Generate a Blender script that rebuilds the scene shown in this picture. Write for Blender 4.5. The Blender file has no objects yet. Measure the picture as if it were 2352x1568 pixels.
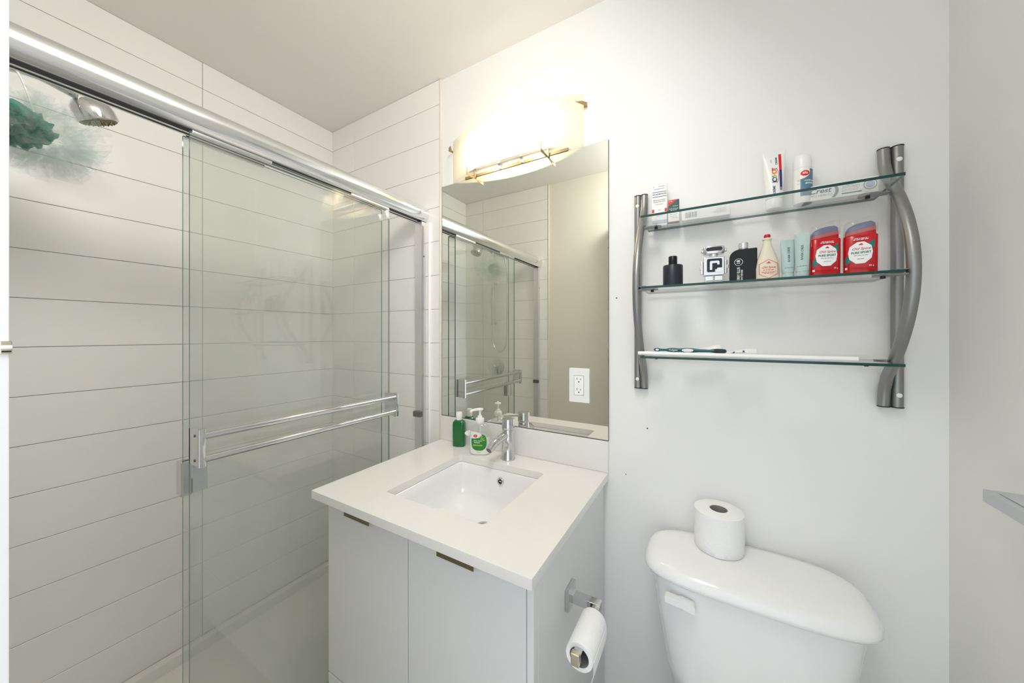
import bpy, bmesh, math, random
from mathutils import Vector, Matrix
random.seed(7)
R = math.radians
scn = bpy.context.scene
col = scn.collection

# ---------------------------------------------------------------- camera, world, exposure
cd = bpy.data.cameras.new('camera')
cam = bpy.data.objects.new('camera', cd); col.objects.link(cam)
cam.location = (0, 0, 1.32)
cam.rotation_euler = (R(90), 0, R(30))
cd.sensor_width = 36.0
cd.lens = 36.0 * 778 / 2352
cd.shift_y = -17 / 2352
cd.clip_start = 0.01
scn.camera = cam
w = bpy.data.worlds.new('world'); scn.world = w; w.use_nodes = True
bg = w.node_tree.nodes['Background']
bg.inputs[0].default_value = (0.89, 0.95, 1.0, 1)
bg.inputs[1].default_value = 1.25
BULB = 56.0
al = bpy.data.lights.new('added_fill_light', 'AREA'); al.shape = 'DISK'; al.size = 0.60; al.energy = 14.0; al.color = (1.0, 0.975, 0.935)  # added soft fill near the ceiling, out of view, no lamp fixture there
alo = bpy.data.objects.new('added_fill_light', al); col.objects.link(alo); alo.location = (-0.20, 0.26, 2.40); alo.rotation_euler = Vector((-1.25, 0.20, -1.1)).to_track_quat('-Z', 'Y').to_euler()
scn.cycles.max_bounces = 16; scn.cycles.diffuse_bounces = 8; scn.cycles.glossy_bounces = 8; scn.cycles.transparent_max_bounces = 32
vs = scn.view_settings
vs.view_transform = 'Standard'; vs.look = 'None'; vs.gamma = 1; vs.use_curve_mapping = False
vs.exposure = 0.2

# ---------------------------------------------------------------- materials
def mat(name, color, rough=0.5, metal=0.0, noise=0.0, nscale=40, bump=0.0, bscale=200, spec=0.5, coat=0.0, stretch=None):
    m = bpy.data.materials.new(name); m.use_nodes = True
    nt = m.node_tree; b = nt.nodes['Principled BSDF']
    c = (*color, 1)
    b.inputs['Base Color'].default_value = c
    b.inputs['Roughness'].default_value = rough
    b.inputs['Metallic'].default_value = metal
    b.inputs['Specular IOR Level'].default_value = spec
    b.inputs['Coat Weight'].default_value = coat
    tc = nt.nodes.new('ShaderNodeTexCoord')
    mp = nt.nodes.new('ShaderNodeMapping')
    nt.links.new(tc.outputs['Object'], mp.inputs[0])
    if stretch: mp.inputs['Scale'].default_value = stretch
    n = nt.nodes.new('ShaderNodeTexNoise'); n.inputs['Scale'].default_value = nscale
    nt.links.new(mp.outputs[0], n.inputs['Vector'])
    mx = nt.nodes.new('ShaderNodeMix'); mx.data_type = 'RGBA'
    k = max(noise, 0.01)
    mx.inputs[6].default_value = tuple(v * (1 - k) for v in color) + (1,)
    mx.inputs[7].default_value = tuple(min(1, v * (1 + k)) for v in color) + (1,)
    nt.links.new(n.outputs['Fac'], mx.inputs[0])
    nt.links.new(mx.outputs[2], b.inputs['Base Color'])
    if bump:
        n2 = nt.nodes.new('ShaderNodeTexNoise'); n2.inputs['Scale'].default_value = bscale
        nt.links.new(mp.outputs[0], n2.inputs['Vector'])
        bp = nt.nodes.new('ShaderNodeBump'); bp.inputs['Strength'].default_value = bump
        bp.inputs['Distance'].default_value = 0.002
        nt.links.new(n2.outputs['Fac'], bp.inputs['Height'])
        nt.links.new(bp.outputs[0], b.inputs['Normal'])
    return m

def glass(name, tint, film=0.0, filmcol=(0.8, 0.82, 0.78), ior=1.5, reflect=1.0):
    m = bpy.data.materials.new(name); m.use_nodes = True
    nt = m.node_tree; nt.nodes.clear()
    out = nt.nodes.new('ShaderNodeOutputMaterial')
    tr = nt.nodes.new('ShaderNodeBsdfTransparent'); tr.inputs[0].default_value = (*tint, 1)
    gl = nt.nodes.new('ShaderNodeBsdfGlossy'); gl.inputs['Roughness'].default_value = 0.0
    gl.inputs[0].default_value = (reflect, reflect, reflect, 1)
    lw = nt.nodes.new('ShaderNodeLayerWeight'); lw.inputs[0].default_value = 0.5
    pw = nt.nodes.new('ShaderNodeMath'); pw.operation = 'POWER'; pw.inputs[1].default_value = 5
    nt.links.new(lw.outputs['Facing'], pw.inputs[0])
    f0 = ((ior - 1) / (ior + 1)) ** 2
    fr = nt.nodes.new('ShaderNodeMath'); fr.operation = 'MULTIPLY_ADD'; fr.inputs[1].default_value = 1 - f0; fr.inputs[2].default_value = f0
    nt.links.new(pw.outputs[0], fr.inputs[0])
    mx = nt.nodes.new('ShaderNodeMixShader')
    nt.links.new(fr.outputs[0], mx.inputs[0])
    last = tr
    if film:
        df = nt.nodes.new('ShaderNodeBsdfDiffuse'); df.inputs[0].default_value = (*filmcol, 1)
        tc = nt.nodes.new('ShaderNodeTexCoord')
        n = nt.nodes.new('ShaderNodeTexNoise'); n.inputs['Scale'].default_value = 5
        nt.links.new(tc.outputs['Object'], n.inputs['Vector'])
        mm = nt.nodes.new('ShaderNodeMath'); mm.operation = 'MULTIPLY'; mm.inputs[1].default_value = film * 2
        nt.links.new(n.outputs['Fac'], mm.inputs[0])
        mf = nt.nodes.new('ShaderNodeMixShader')
        nt.links.new(mm.outputs[0], mf.inputs[0])
        nt.links.new(tr.outputs[0], mf.inputs[1]); nt.links.new(df.outputs[0], mf.inputs[2])
        last = mf
    nt.links.new(last.outputs[0], mx.inputs[1]); nt.links.new(gl.outputs[0], mx.inputs[2])
    nt.links.new(mx.outputs[0], out.inputs[0])
    return m

def cloth(name, color, alpha, trans=0.5):
    m = bpy.data.materials.new(name); m.use_nodes = True
    nt = m.node_tree; nt.nodes.clear()
    out = nt.nodes.new('ShaderNodeOutputMaterial')
    tp = nt.nodes.new('ShaderNodeBsdfTransparent')
    df = nt.nodes.new('ShaderNodeBsdfDiffuse'); df.inputs[0].default_value = (*color, 1)
    tl = nt.nodes.new('ShaderNodeBsdfTranslucent'); tl.inputs[0].default_value = (*color, 1)
    a = nt.nodes.new('ShaderNodeMixShader'); a.inputs[0].default_value = trans
    b = nt.nodes.new('ShaderNodeMixShader'); b.inputs[0].default_value = alpha
    nt.links.new(df.outputs[0], a.inputs[1]); nt.links.new(tl.outputs[0], a.inputs[2])
    nt.links.new(tp.outputs[0], b.inputs[1]); nt.links.new(a.outputs[0], b.inputs[2])
    nt.links.new(b.outputs[0], out.inputs[0])
    return m

def emit(name, color, s):
    m = bpy.data.materials.new(name); m.use_nodes = True
    nt = m.node_tree; nt.nodes.clear()
    out = nt.nodes.new('ShaderNodeOutputMaterial'); e = nt.nodes.new('ShaderNodeEmission')
    e.inputs[0].default_value = (*color, 1); e.inputs[1].default_value = s
    nt.links.new(e.outputs[0], out.inputs[0])
    return m

M = {}
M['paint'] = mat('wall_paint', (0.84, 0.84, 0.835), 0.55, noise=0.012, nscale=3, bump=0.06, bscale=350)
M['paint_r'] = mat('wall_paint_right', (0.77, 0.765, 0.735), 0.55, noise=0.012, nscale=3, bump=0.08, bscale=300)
M['paint_f'] = mat('wall_paint_front', (0.74, 0.72, 0.64), 0.6, noise=0.012, nscale=3, bump=0.06, bscale=350)
M['ceil'] = mat('ceiling_paint', (0.84, 0.83, 0.805), 0.7, noise=0.01, nscale=3, bump=0.05, bscale=300)
M['grout'] = mat('grout', (0.68, 0.65, 0.58), 0.9, noise=0.2, nscale=25)
M['tile'] = mat('glazed_tile', (0.87, 0.86, 0.84), 0.30, noise=0.015, nscale=6)
M['trimw'] = mat('white_trim', (0.93, 0.93, 0.93), 0.35)
M['edge'] = mat('cream_edge_trim', (0.75, 0.71, 0.62), 0.35)
M['floor'] = mat('floor_vinyl', (0.42, 0.40, 0.37), 0.5, noise=0.1, nscale=8)
M['acry'] = mat('shower_acrylic', (0.82, 0.81, 0.77), 0.2)
M['chrome'] = mat('polished_chrome', (0.66, 0.66, 0.67), 0.06, 1.0)
M['alu'] = mat('bright_aluminium', (0.86, 0.86, 0.87), 0.16, 1.0, noise=0.03, nscale=30, stretch=(40, 0.5, 40))
M['aluv'] = mat('satin_aluminium', (0.78, 0.78, 0.80), 0.28, 1.0)
M['black'] = mat('black_rubber', (0.012, 0.016, 0.016), 0.5)
M['dkgrey'] = mat('dark_grey_plastic', (0.12, 0.12, 0.12), 0.45)
M['steel'] = mat('silver_tube', (0.30, 0.30, 0.30), 0.40, 0.85, noise=0.05, nscale=300)
M['bronze'] = mat('bronze_pull', (0.26, 0.215, 0.13), 0.35, 0.9)
M['brass'] = mat('aged_brass', (0.42, 0.32, 0.14), 0.35, 0.9)
M['nickel'] = mat('warm_nickel', (0.75, 0.68, 0.55), 0.22, 1.0)
M['strap'] = mat('dull_bronze_strap', (0.34, 0.27, 0.17), 0.45, 0.8)
M['quartz'] = mat('white_quartz', (0.80, 0.785, 0.765), 0.14, noise=0.02, nscale=60)
M['lacq'] = mat('white_cabinet', (0.74, 0.745, 0.75), 0.38)
M['ceram'] = mat('white_ceramic', (0.86, 0.86, 0.865), 0.08, coat=0.3)
M['wplast'] = mat('white_plastic', (0.85, 0.85, 0.84), 0.3)
M['paper'] = mat('tissue_paper', (0.88, 0.88, 0.88), 0.95, noise=0.02, nscale=90, bump=0.5, bscale=160)
M['card'] = mat('cardboard_core', (0.30, 0.29, 0.29), 0.9)
M['box'] = mat('white_carton', (0.83, 0.83, 0.82), 0.4)
M['dglass'] = glass('shower_glass', (0.952, 0.960, 0.952), film=0.06, filmcol=(0.62, 0.65, 0.60))
M['sglass'] = glass('shelf_glass', (0.985, 0.993, 0.988), ior=1.22)
M['gedge'] = mat('green_glass_edge', (0.0, 0.050, 0.040), 0.12)
M['gedge2'] = mat('door_glass_edge', (0.10, 0.22, 0.19), 0.1)
M['mirror'] = mat('mirror_silver', (0.86, 0.87, 0.82), 0.0, 1.0)
M['shade'] = cloth('frosted_shade', (0.97, 0.95, 0.88), 0.93, 0.72)
M['bulb'] = emit('warm_bulb', (1.0, 0.80, 0.53), BULB)
M['mesh_t'] = cloth('teal_netting', (0.0, 0.30, 0.21), 0.90, 0.25)
M['mesh_p'] = cloth('pale_mint_netting', (0.74, 0.87, 0.84), 0.085, 0.5)
M['hose'] = mat('steel_hose', (0.66, 0.66, 0.64), 0.25, 1.0)
M['nozzle'] = mat('olive_nozzle_face', (0.20, 0.18, 0.06), 0.5)
M['ink'] = mat('black_ink', (0.02, 0.02, 0.025), 0.5)
M['grink'] = mat('grey_ink', (0.25, 0.26, 0.28), 0.5)
M['blue'] = mat('navy_ink', (0.012, 0.03, 0.17), 0.4)
M['red'] = mat('red_ink', (0.70, 0.012, 0.012), 0.4)
M['teal'] = mat('teal_ink', (0.0, 0.19, 0.17), 0.4)
M['dteal'] = mat('dark_teal_carton', (0.004, 0.085, 0.075), 0.35)
M['steelblue'] = mat('steel_blue_label', (0.09, 0.21, 0.30), 0.4)
M['white_ink'] = mat('white_ink', (0.85, 0.85, 0.85), 0.45)
M['yellow'] = mat('yellow_ink', (0.80, 0.45, 0.0), 0.4)
M['orange'] = mat('orange_ink', (0.78, 0.16, 0.0), 0.4)
M['lav'] = mat('lavender_ink', (0.42, 0.45, 0.62), 0.4)
M['redplast'] = mat('glossy_red_plastic', (0.52, 0.006, 0.012), 0.2)
M['capclear'] = glass('clear_cap', (0.90, 0.90, 0.90), film=0.14, filmcol=(0.85, 0.85, 0.85), ior=1.35)
M['bluegel'] = mat('blue_gel', (0.05, 0.075, 0.22), 0.35)
M['ivory'] = mat('ivory_plastic', (0.72, 0.67, 0.54), 0.3)
M['paleblue'] = mat('pale_aqua_tube', (0.42, 0.54, 0.53), 0.3)
M['blackglass'] = mat('black_lacquer', (0.009, 0.010, 0.012), 0.25, spec=0.25)
M['gunmetal'] = mat('gunmetal_lacquer', (0.035, 0.04, 0.05), 0.35, 0.5, spec=0.3)
M['silver'] = mat('silver_plastic', (0.72, 0.72, 0.74), 0.2, 0.75)
M['greenliq'] = mat('green_liquid', (0.0, 0.135, 0.028), 0.12, coat=0.4)
M['leaf'] = mat('leaf_green', (0.02, 0.24, 0.03), 0.4)
M['ltgreen'] = mat('light_green', (0.30, 0.50, 0.10), 0.4)
M['soapw'] = mat('milky_soap_bottle', (0.80, 0.81, 0.79), 0.2, coat=0.4)
M['soapclear'] = glass('clear_bottle_shoulder', (0.92, 0.93, 0.92), film=0.16, filmcol=(0.8, 0.82, 0.8))
M['brushteal'] = mat('teal_handle', (0.0, 0.10, 0.11), 0.3)
M['ledge'] = mat('pale_grey_ledge', (0.50, 0.52, 0.55), 0.45)
M['dark'] = mat('dark_recess', (0.02, 0.018, 0.015), 0.8)

# ---------------------------------------------------------------- mesh helpers
class MB:
    def __init__(s): s.v = []; s.f = []; s.wn = False
    def add(s, v, f):
        o = len(s.v); s.v += [tuple(p) for p in v]; s.f += [tuple(i + o for i in q) for q in f]; return s
    def box(s, x0, x1, y0, y1, z0, z1, bev=0.0, seg=2):
        s.wn = s.wn or bev > 0
        bm = bmesh.new(); bmesh.ops.create_cube(bm, size=1)
        for v in bm.verts:
            v.co = Vector((x0 + (v.co.x + .5) * (x1 - x0), y0 + (v.co.y + .5) * (y1 - y0), z0 + (v.co.z + .5) * (z1 - z0)))
        if bev: bmesh.ops.bevel(bm, geom=bm.edges[:], offset=bev, segments=seg, affect='EDGES', profile=0.5)
        bm.verts.index_update()
        s.add([v.co[:] for v in bm.verts], [[v.index for v in f.verts] for f in bm.faces]); bm.free(); return s
    def loft(s, rings, cap=True, closed=False):
        n = len(rings[0]); v = [p for r in rings for p in r]; f = []
        m = len(rings)
        for i in range(m if closed else m - 1):
            j = (i + 1) % m
            for k in range(n):
                f.append((i * n + k, i * n + (k + 1) % n, j * n + (k + 1) % n, j * n + k))
        if cap and not closed:
            f.append(tuple(reversed(range(n)))); f.append(tuple((m - 1) * n + k for k in range(n)))
        return s.add(v, f)
    def lathe(s, prof, n=32, c=(0, 0, 0), axis='z'):
        rings = []
        for r, z in prof:
            ring = []
            for k in range(n):
                a = 2 * math.pi * k / n; x, y = r * math.cos(a), r * math.sin(a)
                p = (x, y, z) if axis == 'z' else ((x, -z, y) if axis == 'y' else (z, x, y))
                ring.append((c[0] + p[0], c[1] + p[1], c[2] + p[2]))
            rings.append(ring)
        return s.loft(rings)
    def tube(s, pts, r, n=12, closed=False, flat=1.0):
        pts = [Vector(p) for p in pts]; m = len(pts); rings = []; up = None
        for i, p in enumerate(pts):
            a = pts[(i - 1) % m] if (closed or i > 0) else p
            b = pts[(i + 1) % m] if (closed or i < m - 1) else p
            t = (b - a).normalized()
            if up is None:
                up = Vector((0, 0, 1)) if abs(t.z) < .9 else Vector((1, 0, 0))
            sd = t.cross(up).normalized(); up = sd.cross(t).normalized()
            rr = r[i] if isinstance(r, (list, tuple)) else r
            rings.append([p + sd * (rr * math.cos(2 * math.pi * k / n)) + up * (rr * flat * math.sin(2 * math.pi * k / n)) for k in range(n)])
        return s.loft(rings, closed=closed)
    def prism(s, outline, fn0, fn1):
        a = [fn0(*p) for p in outline]; b = [fn1(*p) for p in outline]
        return s.loft([a, b])
    def build(s, name, m, parent=None, smooth=40, loc=None):
        me = bpy.data.meshes.new(name); me.from_pydata(s.v, [], s.f)
        bm = bmesh.new(); bm.from_mesh(me); bmesh.ops.recalc_face_normals(bm, faces=bm.faces[:]); bm.to_mesh(me); bm.free()
        me.materials.append(M[m] if isinstance(m, str) else m)
        if smooth:
            me.shade_smooth(); me.set_sharp_from_angle(angle=R(smooth))
        o = bpy.data.objects.new(name, me); col.objects.link(o)
        if parent: o.parent = parent
        if loc: o.location = loc
        if s.wn and smooth:
            md = o.modifiers.new('wn', 'WEIGHTED_NORMAL'); md.keep_sharp = True
        return o

def thing(name, label, cat, loc=(0, 0, 0), rz=0.0, group=None):
    o = bpy.data.objects.new(name, None); col.objects.link(o); o.empty_display_size = 0.05
    o.location = loc; o.rotation_euler = (0, 0, R(rz)); o['label'] = label; o['category'] = cat
    if group: o['group'] = group
    return o
def tag(o, label, cat, group=None):
    o['label'] = label; o['category'] = cat
    if group: o['group'] = group
    return o
def struct(o, label=None):
    o['kind'] = 'structure'
    if label: o['label'] = label
    return o
def se(hw, hd, n=4.0, k=48, z=0.0, cx=0.0, cy=0.0):
    out = []
    for i in range(k):
        a = 2 * math.pi * i / k; c, s_ = math.cos(a), math.sin(a)
        out.append((cx + hw * math.copysign(abs(c) ** (2 / n), c), cy + hd * math.copysign(abs(s_) ** (2 / n), s_), z))
    return out
def rrect(x0, x1, y0, y1, r, k=6):
    out = []
    for cx, cy, a0 in ((x1 - r, y1 - r, 0), (x0 + r, y1 - r, 90), (x0 + r, y0 + r, 180), (x1 - r, y0 + r, 270)):
        for i in range(k + 1):
            a = R(a0 + 90 * i / k); out.append((cx + r * math.cos(a), cy + r * math.sin(a)))
    return out
def bez(pts, n=40):
    """Catmull-Rom through pts"""
    P = [Vector(p) for p in pts]; P = [P[0] * 2 - P[1]] + P + [P[-1] * 2 - P[-2]]; out = []
    seg = len(P) - 3; per = max(2, n // seg)
    for i in range(seg):
        for j in range(per):
            t = j / per; a, b, c, d = P[i:i + 4]
            out.append(0.5 * ((2 * b) + (c - a) * t + (2 * a - 5 * b + 4 * c - d) * t * t + (3 * b - a - 3 * c + d) * t ** 3))
    out.append(P[-2]); return out

# flat print laid on a surface: fn maps (s, t) on the face to a point in the thing's own space
def flatfn(y): return lambda s_, t: (s_, y, t)
def cylfn(r, eps=0.0003): return lambda s_, t: ((r + eps) * math.sin(s_ / r), -(r + eps) * math.cos(s_ / r), t)
def sefn(prof, n, eps=0.0004):
    def fn(s_, t):
        for (z0, w0, d0), (z1, w1, d1) in zip(prof, prof[1:]):
            if z0 <= t <= z1: break
        k = (t - z0) / max(1e-6, z1 - z0); k = max(0, min(1, k)); hw = w0 + (w1 - w0) * k; hd = d0 + (d1 - d0) * k
        q = min(0.999, abs(s_) / hw)
        return (s_, -hd * (1 - q ** n) ** (1 / n) - eps, t)
    return fn
def decal(name, outline, m, parent, fn, cuts=12):
    bm = bmesh.new(); vs_ = [bm.verts.new((p[0], p[1], 0)) for p in outline]; bm.faces.new(vs_)
    xs = [p[0] for p in outline]; ts = [p[1] for p in outline]
    for i in range(1, cuts):
        x = min(xs) + (max(xs) - min(xs)) * i / cuts
        bmesh.ops.bisect_plane(bm, geom=bm.verts[:] + bm.edges[:] + bm.faces[:], plane_co=(x, 0, 0), plane_no=(1, 0, 0))
    for i in range(1, max(2, cuts // 2)):
        t = min(ts) + (max(ts) - min(ts)) * i / max(2, cuts // 2)
        bmesh.ops.bisect_plane(bm, geom=bm.verts[:] + bm.edges[:] + bm.faces[:], plane_co=(0, t, 0), plane_no=(0, 1, 0))
    bmesh.ops.recalc_face_normals(bm, faces=bm.faces[:])
    for v in bm.verts: v.co = Vector(fn(v.co.x, v.co.y))
    me = bpy.data.meshes.new(name); bm.to_mesh(me); bm.free(); me.materials.append(M[m])
    o = bpy.data.objects.new(name, me); col.objects.link(o); o.parent = parent; return o
def rect(s0, s1, t0, t1): return [(s0, t0), (s1, t0), (s1, t1), (s0, t1)]
def text(body, size, m, parent, fn, s0, t0, rot=0, bold=0.0, shear=0.0, sx=1.0, name='lettering', mats=None):
    cu = bpy.data.curves.new('t', 'FONT'); cu.body = body; cu.size = 1; cu.align_x = 'CENTER'; cu.align_y = 'CENTER'
    cu.shear = shear; cu.offset = bold; cu.resolution_u = 3; cu.fill_mode = 'FRONT'
    ob = bpy.data.objects.new('t', cu)
    me = bpy.data.meshes.new_from_object(ob); bpy.data.objects.remove(ob); bpy.data.curves.remove(cu)
    c, s_ = math.cos(R(rot)), math.sin(R(rot))
    for v in me.vertices:
        x, y = v.co.x * size * sx, v.co.y * size
        v.co = Vector(fn(s0 + x * c - y * s_, t0 + x * s_ + y * c))
    me.name = name; me.materials.clear(); me.materials.append(M[m])
    o = bpy.data.objects.new(name, me); col.objects.link(o); o.parent = parent; return o
def lines(parent, fn, m, rows, name='fine_print', th=0.0012):
    """rows of small print too fine to read: one part"""
    mb = MB()
    for s0, s1, t in rows:
        x = s0
        while x < s1 - 0.0008:
            wd = min(random.uniform(0.002, 0.006), s1 - x)
            n = max(1, int(wd / 0.004) + 1)
            for i in range(n):
                a, b = x + wd * i / n, x + wd * (i + 1) / n
                mb.add([fn(a, t), fn(b, t), fn(b, t + th), fn(a, t + th)], [(0, 1, 2, 3)])
            x += wd + 0.0011
    return mb.build(name, m, parent, smooth=0)

# ================================================================ THE ROOM
XL, XR, YB, YF, ZC = -1.829, 0.470, 1.150, -0.075, 2.450
def wall(name, x0, x1, y0, y1, z0, z1, m, label):
    return struct(MB().box(x0, x1, y0, y1, z0, z1).build(name, m, smooth=0), label)
wall('floor', -1.95, 0.60, -0.75, 1.27, -0.05, 0.0, 'floor', 'grey floor of the bathroom')
wall('ceiling', -1.95, 0.60, -0.19, 1.27, ZC, ZC + 0.1, 'ceil', 'white ceiling of the bathroom')
wb = wall('wall_back', -1.95, 0.60, YB, YB + 0.12, 0, ZC, 'paint', 'white painted wall behind mirror, shelf and toilet')
wl = wall('wall_left', XL - 0.12, XL, YF - .12, YB, 0, ZC, 'grout', 'long shower wall of white stacked tiles')
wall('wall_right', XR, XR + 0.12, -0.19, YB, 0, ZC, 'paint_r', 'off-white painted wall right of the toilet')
wf = MB(); wf.box(XL, -0.50, YF - 0.12, YF, 0, ZC); wf.box(-0.50, XR, YF - 0.12, YF, 2.06, ZC)
wfo = struct(wf.build('wall_front', 'paint_f', smooth=0), 'beige wall around the doorway, seen in the mirror')
# grout backing under tiles on the two short shower walls
gb = MB(); gb.box(XL, -1.032, YB - 0.004, YB + 0.002, 0, ZC); gb.build('grout_bed', 'grout', wb, smooth=0)
gb = MB(); gb.box(XL, -1.045, YF - 0.002, YF + 0.004, 0, ZC); gb.build('grout_bed', 'grout', wfo, smooth=0)
ztop = 1.2797; ph = 0.1515; G = 0.0008
zs = [ztop + k * ph for k in range(-9, 8)]
zs = [z for z in zs if z < ZC] + [ZC]
zs = [0.0] + [z for z in zs if z > 0.02]
for z0, z1 in zip(zs, zs[1:]):
    for y0, y1 in ((YF, 0.577), (0.577, YB - 0.004)):
        MB().box(XL - 0.002, XL + 0.009, y0 + G, y1 - G, z0 + G, z1 - G, 0.0012, 1).build('tile', 'tile', wl, smooth=0)
    for x0, x1 in ((XL + .009, -1.630), (-1.630, -1.032)):
        MB().box(x0 + G, x1 - G, YB - 0.009, YB - 0.001, z0 + G, z1 - G, 0.0012, 1).build('tile', 'tile', wb, smooth=0)
    for x0, x1 in ((XL + .009, -1.640), (-1.640, -1.045)):
        MB().box(x0 + G, x1 - G, YF + 0.001, YF + 0.009, z0 + G, z1 - G, 0.0012, 1).build('tile', 'tile', wfo, smooth=0)
struct(MB().box(-1.031, -1.0205, YB - 0.0125, YB - 0.0005, 0, ZC - 0.002, 0.003).build('trim_1', 'edge'), 'cream edge trim where shower tile meets painted wall')
struct(MB().box(-1.045, -1.035, YF + 0.0005, YF + 0.012, 0, ZC - 0.002, 0.003).build('trim_2', 'edge'), 'cream edge trim at end of tile opposite the mirror')
# small marks on the painted wall
for (x, z, r) in ((-0.262, 1.44, 0.0022), (-0.166, 1.02, 0.0022), (-0.232, 0.86, 0.0016)):
    MB().lathe([(r, 0), (r, 0.0006)], 8, (x, YB - 0.00005, z), 'y').build('nail_hole', 'dark', wb)
# door jamb right beside the camera, with its strike plate
dj = struct(MB().box(-0.564, -0.500, YF + .0005, 0.0348, 0, 2.06, 0.001).build('trim_3', 'trimw'), 'white door jamb at the left edge of the view')
MB().box(-0.502, -0.4985, 0.0300, 0.0360, 1.3035, 1.3143, 0.001).build('strike_plate', 'nickel', dj)
MB().box(-0.4992, -0.4978, 0.0302, 0.0361, 1.3078, 1.3108, 0.0004).build('latch_bolt', 'trimw', dj)
MB().box(-0.4990, -0.4980, 0.0310, 0.0355, 1.3050, 1.3064, 0.0003).build('latch_slot', 'dark', dj)
# shallow shower tray
tr = thing('shower_tray', 'low white acrylic shower tray behind the glass doors', 'shower tray', (-1.47, 0.54, 0))
t = MB()
x0, x1, y0, y1 = -1.8195 + 1.47, -1.075 + 1.47, YF + 0.0105 - .54, YB - 0.0105 - .54
def rr(i, z): return [(a, b, z) for a, b in rrect(x0 + i, x1 - i, y0 + i, y1 - i, 0.03, 5)]
t.loft([rr(0, 0.001), rr(0, 0.066), rr(0.004, 0.070), rr(0.026, 0.070), rr(0.032, 0.066), rr(0.040, 0.030), rr(0.055, 0.022), rr(0.2, 0.018)])
t.build('basin', 'acry', tr)
MB().lathe([(0.045, 0.0), (0.045, 0.004), (0.04, 0.006), (0.0, 0.006)], 24, (0.2, 0.40, 0.018)).build('drain_cover', 'chrome', tr)

# ================================================================ SHOWER DOORS
fr = thing('shower_door_frame', 'polished aluminium shower door frame with thick rounded header', 'door frame', (-1.127, 0.54, 0.071))
ox, oy, oz = -1.127, 0.54, 0.071
yA, yB_ = YF + 0.010 - oy, YB - 0.010 - oy
hz = 1.862 - oz
prof = [(0.037 * math.cos(R(a)), 0.037 * math.sin(R(a))) for a in range(-62, 181, 9)] + [(-0.037, -0.030), (-0.031, -0.030), (-0.031, -0.008), (0.008, -0.008), (0.008, -0.030)]
MB().prism(prof, lambda x, z: (x, yA, hz + z), lambda x, z: (x, yB_, hz + z)).build('header', 'alu', fr, smooth=30)
MB().box(-0.0305, 0.0155, yA + .001, yB_ - .001, hz - 0.030, hz - 0.0095, 0.001, 1).build('track_channel', 'black', fr)
MB().box(-0.013, -0.006, yA + .001, yB_ - .001, hz - 0.034, hz - 0.029, 0.0008, 1).build('track_divider', 'alu', fr)
for ya, yb in ((yB_ - 0.026, yB_), (yA, yA + 0.026)):
    j = MB().box(-0.026, 0.016, ya, yb, 0.016, hz - 0.0345, 0.002).build('jamb', 'aluv', fr)
    yy = ya - 0.001 if ya > 0 else yb + 0.001
    MB().lathe([(0.0035, -0.001), (0.0035, 0.001)], 10, (0.0165, (ya + yb) / 2, 1.60), 'x').build('screw', 'dkgrey', fr)
    bp = MB().box(-0.024, 0.020, yy - 0.014, yy + 0.004, 0.878, 0.902, 0.002) if ya > 0 else MB().box(-0.024, 0.020, yy - 0.004, yy + 0.014, 0.878, 0.902, 0.002)
    bo = bp.build('bumper', 'dkgrey', fr)
MB().box(-0.040, 0.040, yA, yB_, 0.0, 0.016, 0.003).build('bottom_track', 'aluv', fr)
MB().box(0.041, 0.0475, yB_ - 0.012, yB_ + 0.0005, 0.0, hz - .04, 0.003).build('seal_strip', 'trimw', fr)

def pane(name, label, x, yl, yr):
    t = thing(name, label, 'shower door', (x, yl, 0.092), 0, 'sliding glass shower doors')
    W = yr - yl; Ht = 1.825 - 0.092
    me = MB().box(-0.003, 0.003, 0, W, 0, Ht)
    g = me.build('glass_pane', 'dglass', t, smooth=0)
    g.data.materials.append(M['gedge2'])
    for p in g.data.polygons:
        if abs(p.normal.x) < .5: p.material_index = 1
    MB().box(-0.0055, 0.0055, 0.004, W * .3, Ht - 0.005, Ht + .003, 0.0015).build('hanger', 'alu', t)
    MB().box(-0.0055, 0.0055, W * .72, W - .004, Ht - 0.005, Ht + .003, 0.0015).build('hanger', 'alu', t)
    return t, W
o1, W = pane('sliding_shower_door', 'outer sliding glass shower door with double chrome towel bar', -1.1145, 0.328, 0.936)
zb = 0.092
for yc in (0.004, W - 0.012):
    b = MB().box(-0.008, 0.050, yc - 0.004, yc + 0.002, 0.998 - zb, 1.088 - zb, 0.002).build('bracket', 'aluv' if yc < .1 else 'chrome', o1)
    MB().box(0.044, 0.060, yc - 0.005, yc + 0.010, 0.996 - zb, 1.090 - zb, 0.003).build('bracket_end', 'chrome', b)
    for z in (1.012, 1.072):
        MB().lathe([(0.0032, 0), (0.0032, 0.0018), (0.001, 0.0022)], 10, (0.034, yc - 0.0038, z - zb), 'y').build('screw', 'dkgrey', b)
for z in (1.016, 1.072):
    MB().tube([(0.053, 0.006, z - zb), (0.053, W - 0.012, z - zb)], 0.0078, 16, flat=1.12).build('towel_bar', 'chrome', o1)
o2, W2 = pane('sliding_shower_door', 'inner sliding glass shower door with a short chrome edge pull', -1.158, 0.328, 0.936)
hp = MB()
prf = [(-0.016, -0.008), (0.016, -0.008), (0.020, -0.004), (0.020, 0.010), (0.012, 0.016), (0.010, 0.046), (0.0045, 0.048), (0.0045, -0.0015), (-0.0045, -0.0015), (-0.0045, 0.048), (-0.010, 0.046), (-0.012, 0.016), (-0.020, 0.010), (-0.020, -0.004)]
hp.prism(prf, lambda x, y: (x, y, 0.912 - zb), lambda x, y: (x, y, 0.996 - zb))
hp.build('edge_pull', 'chrome', o2, smooth=30)

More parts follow.
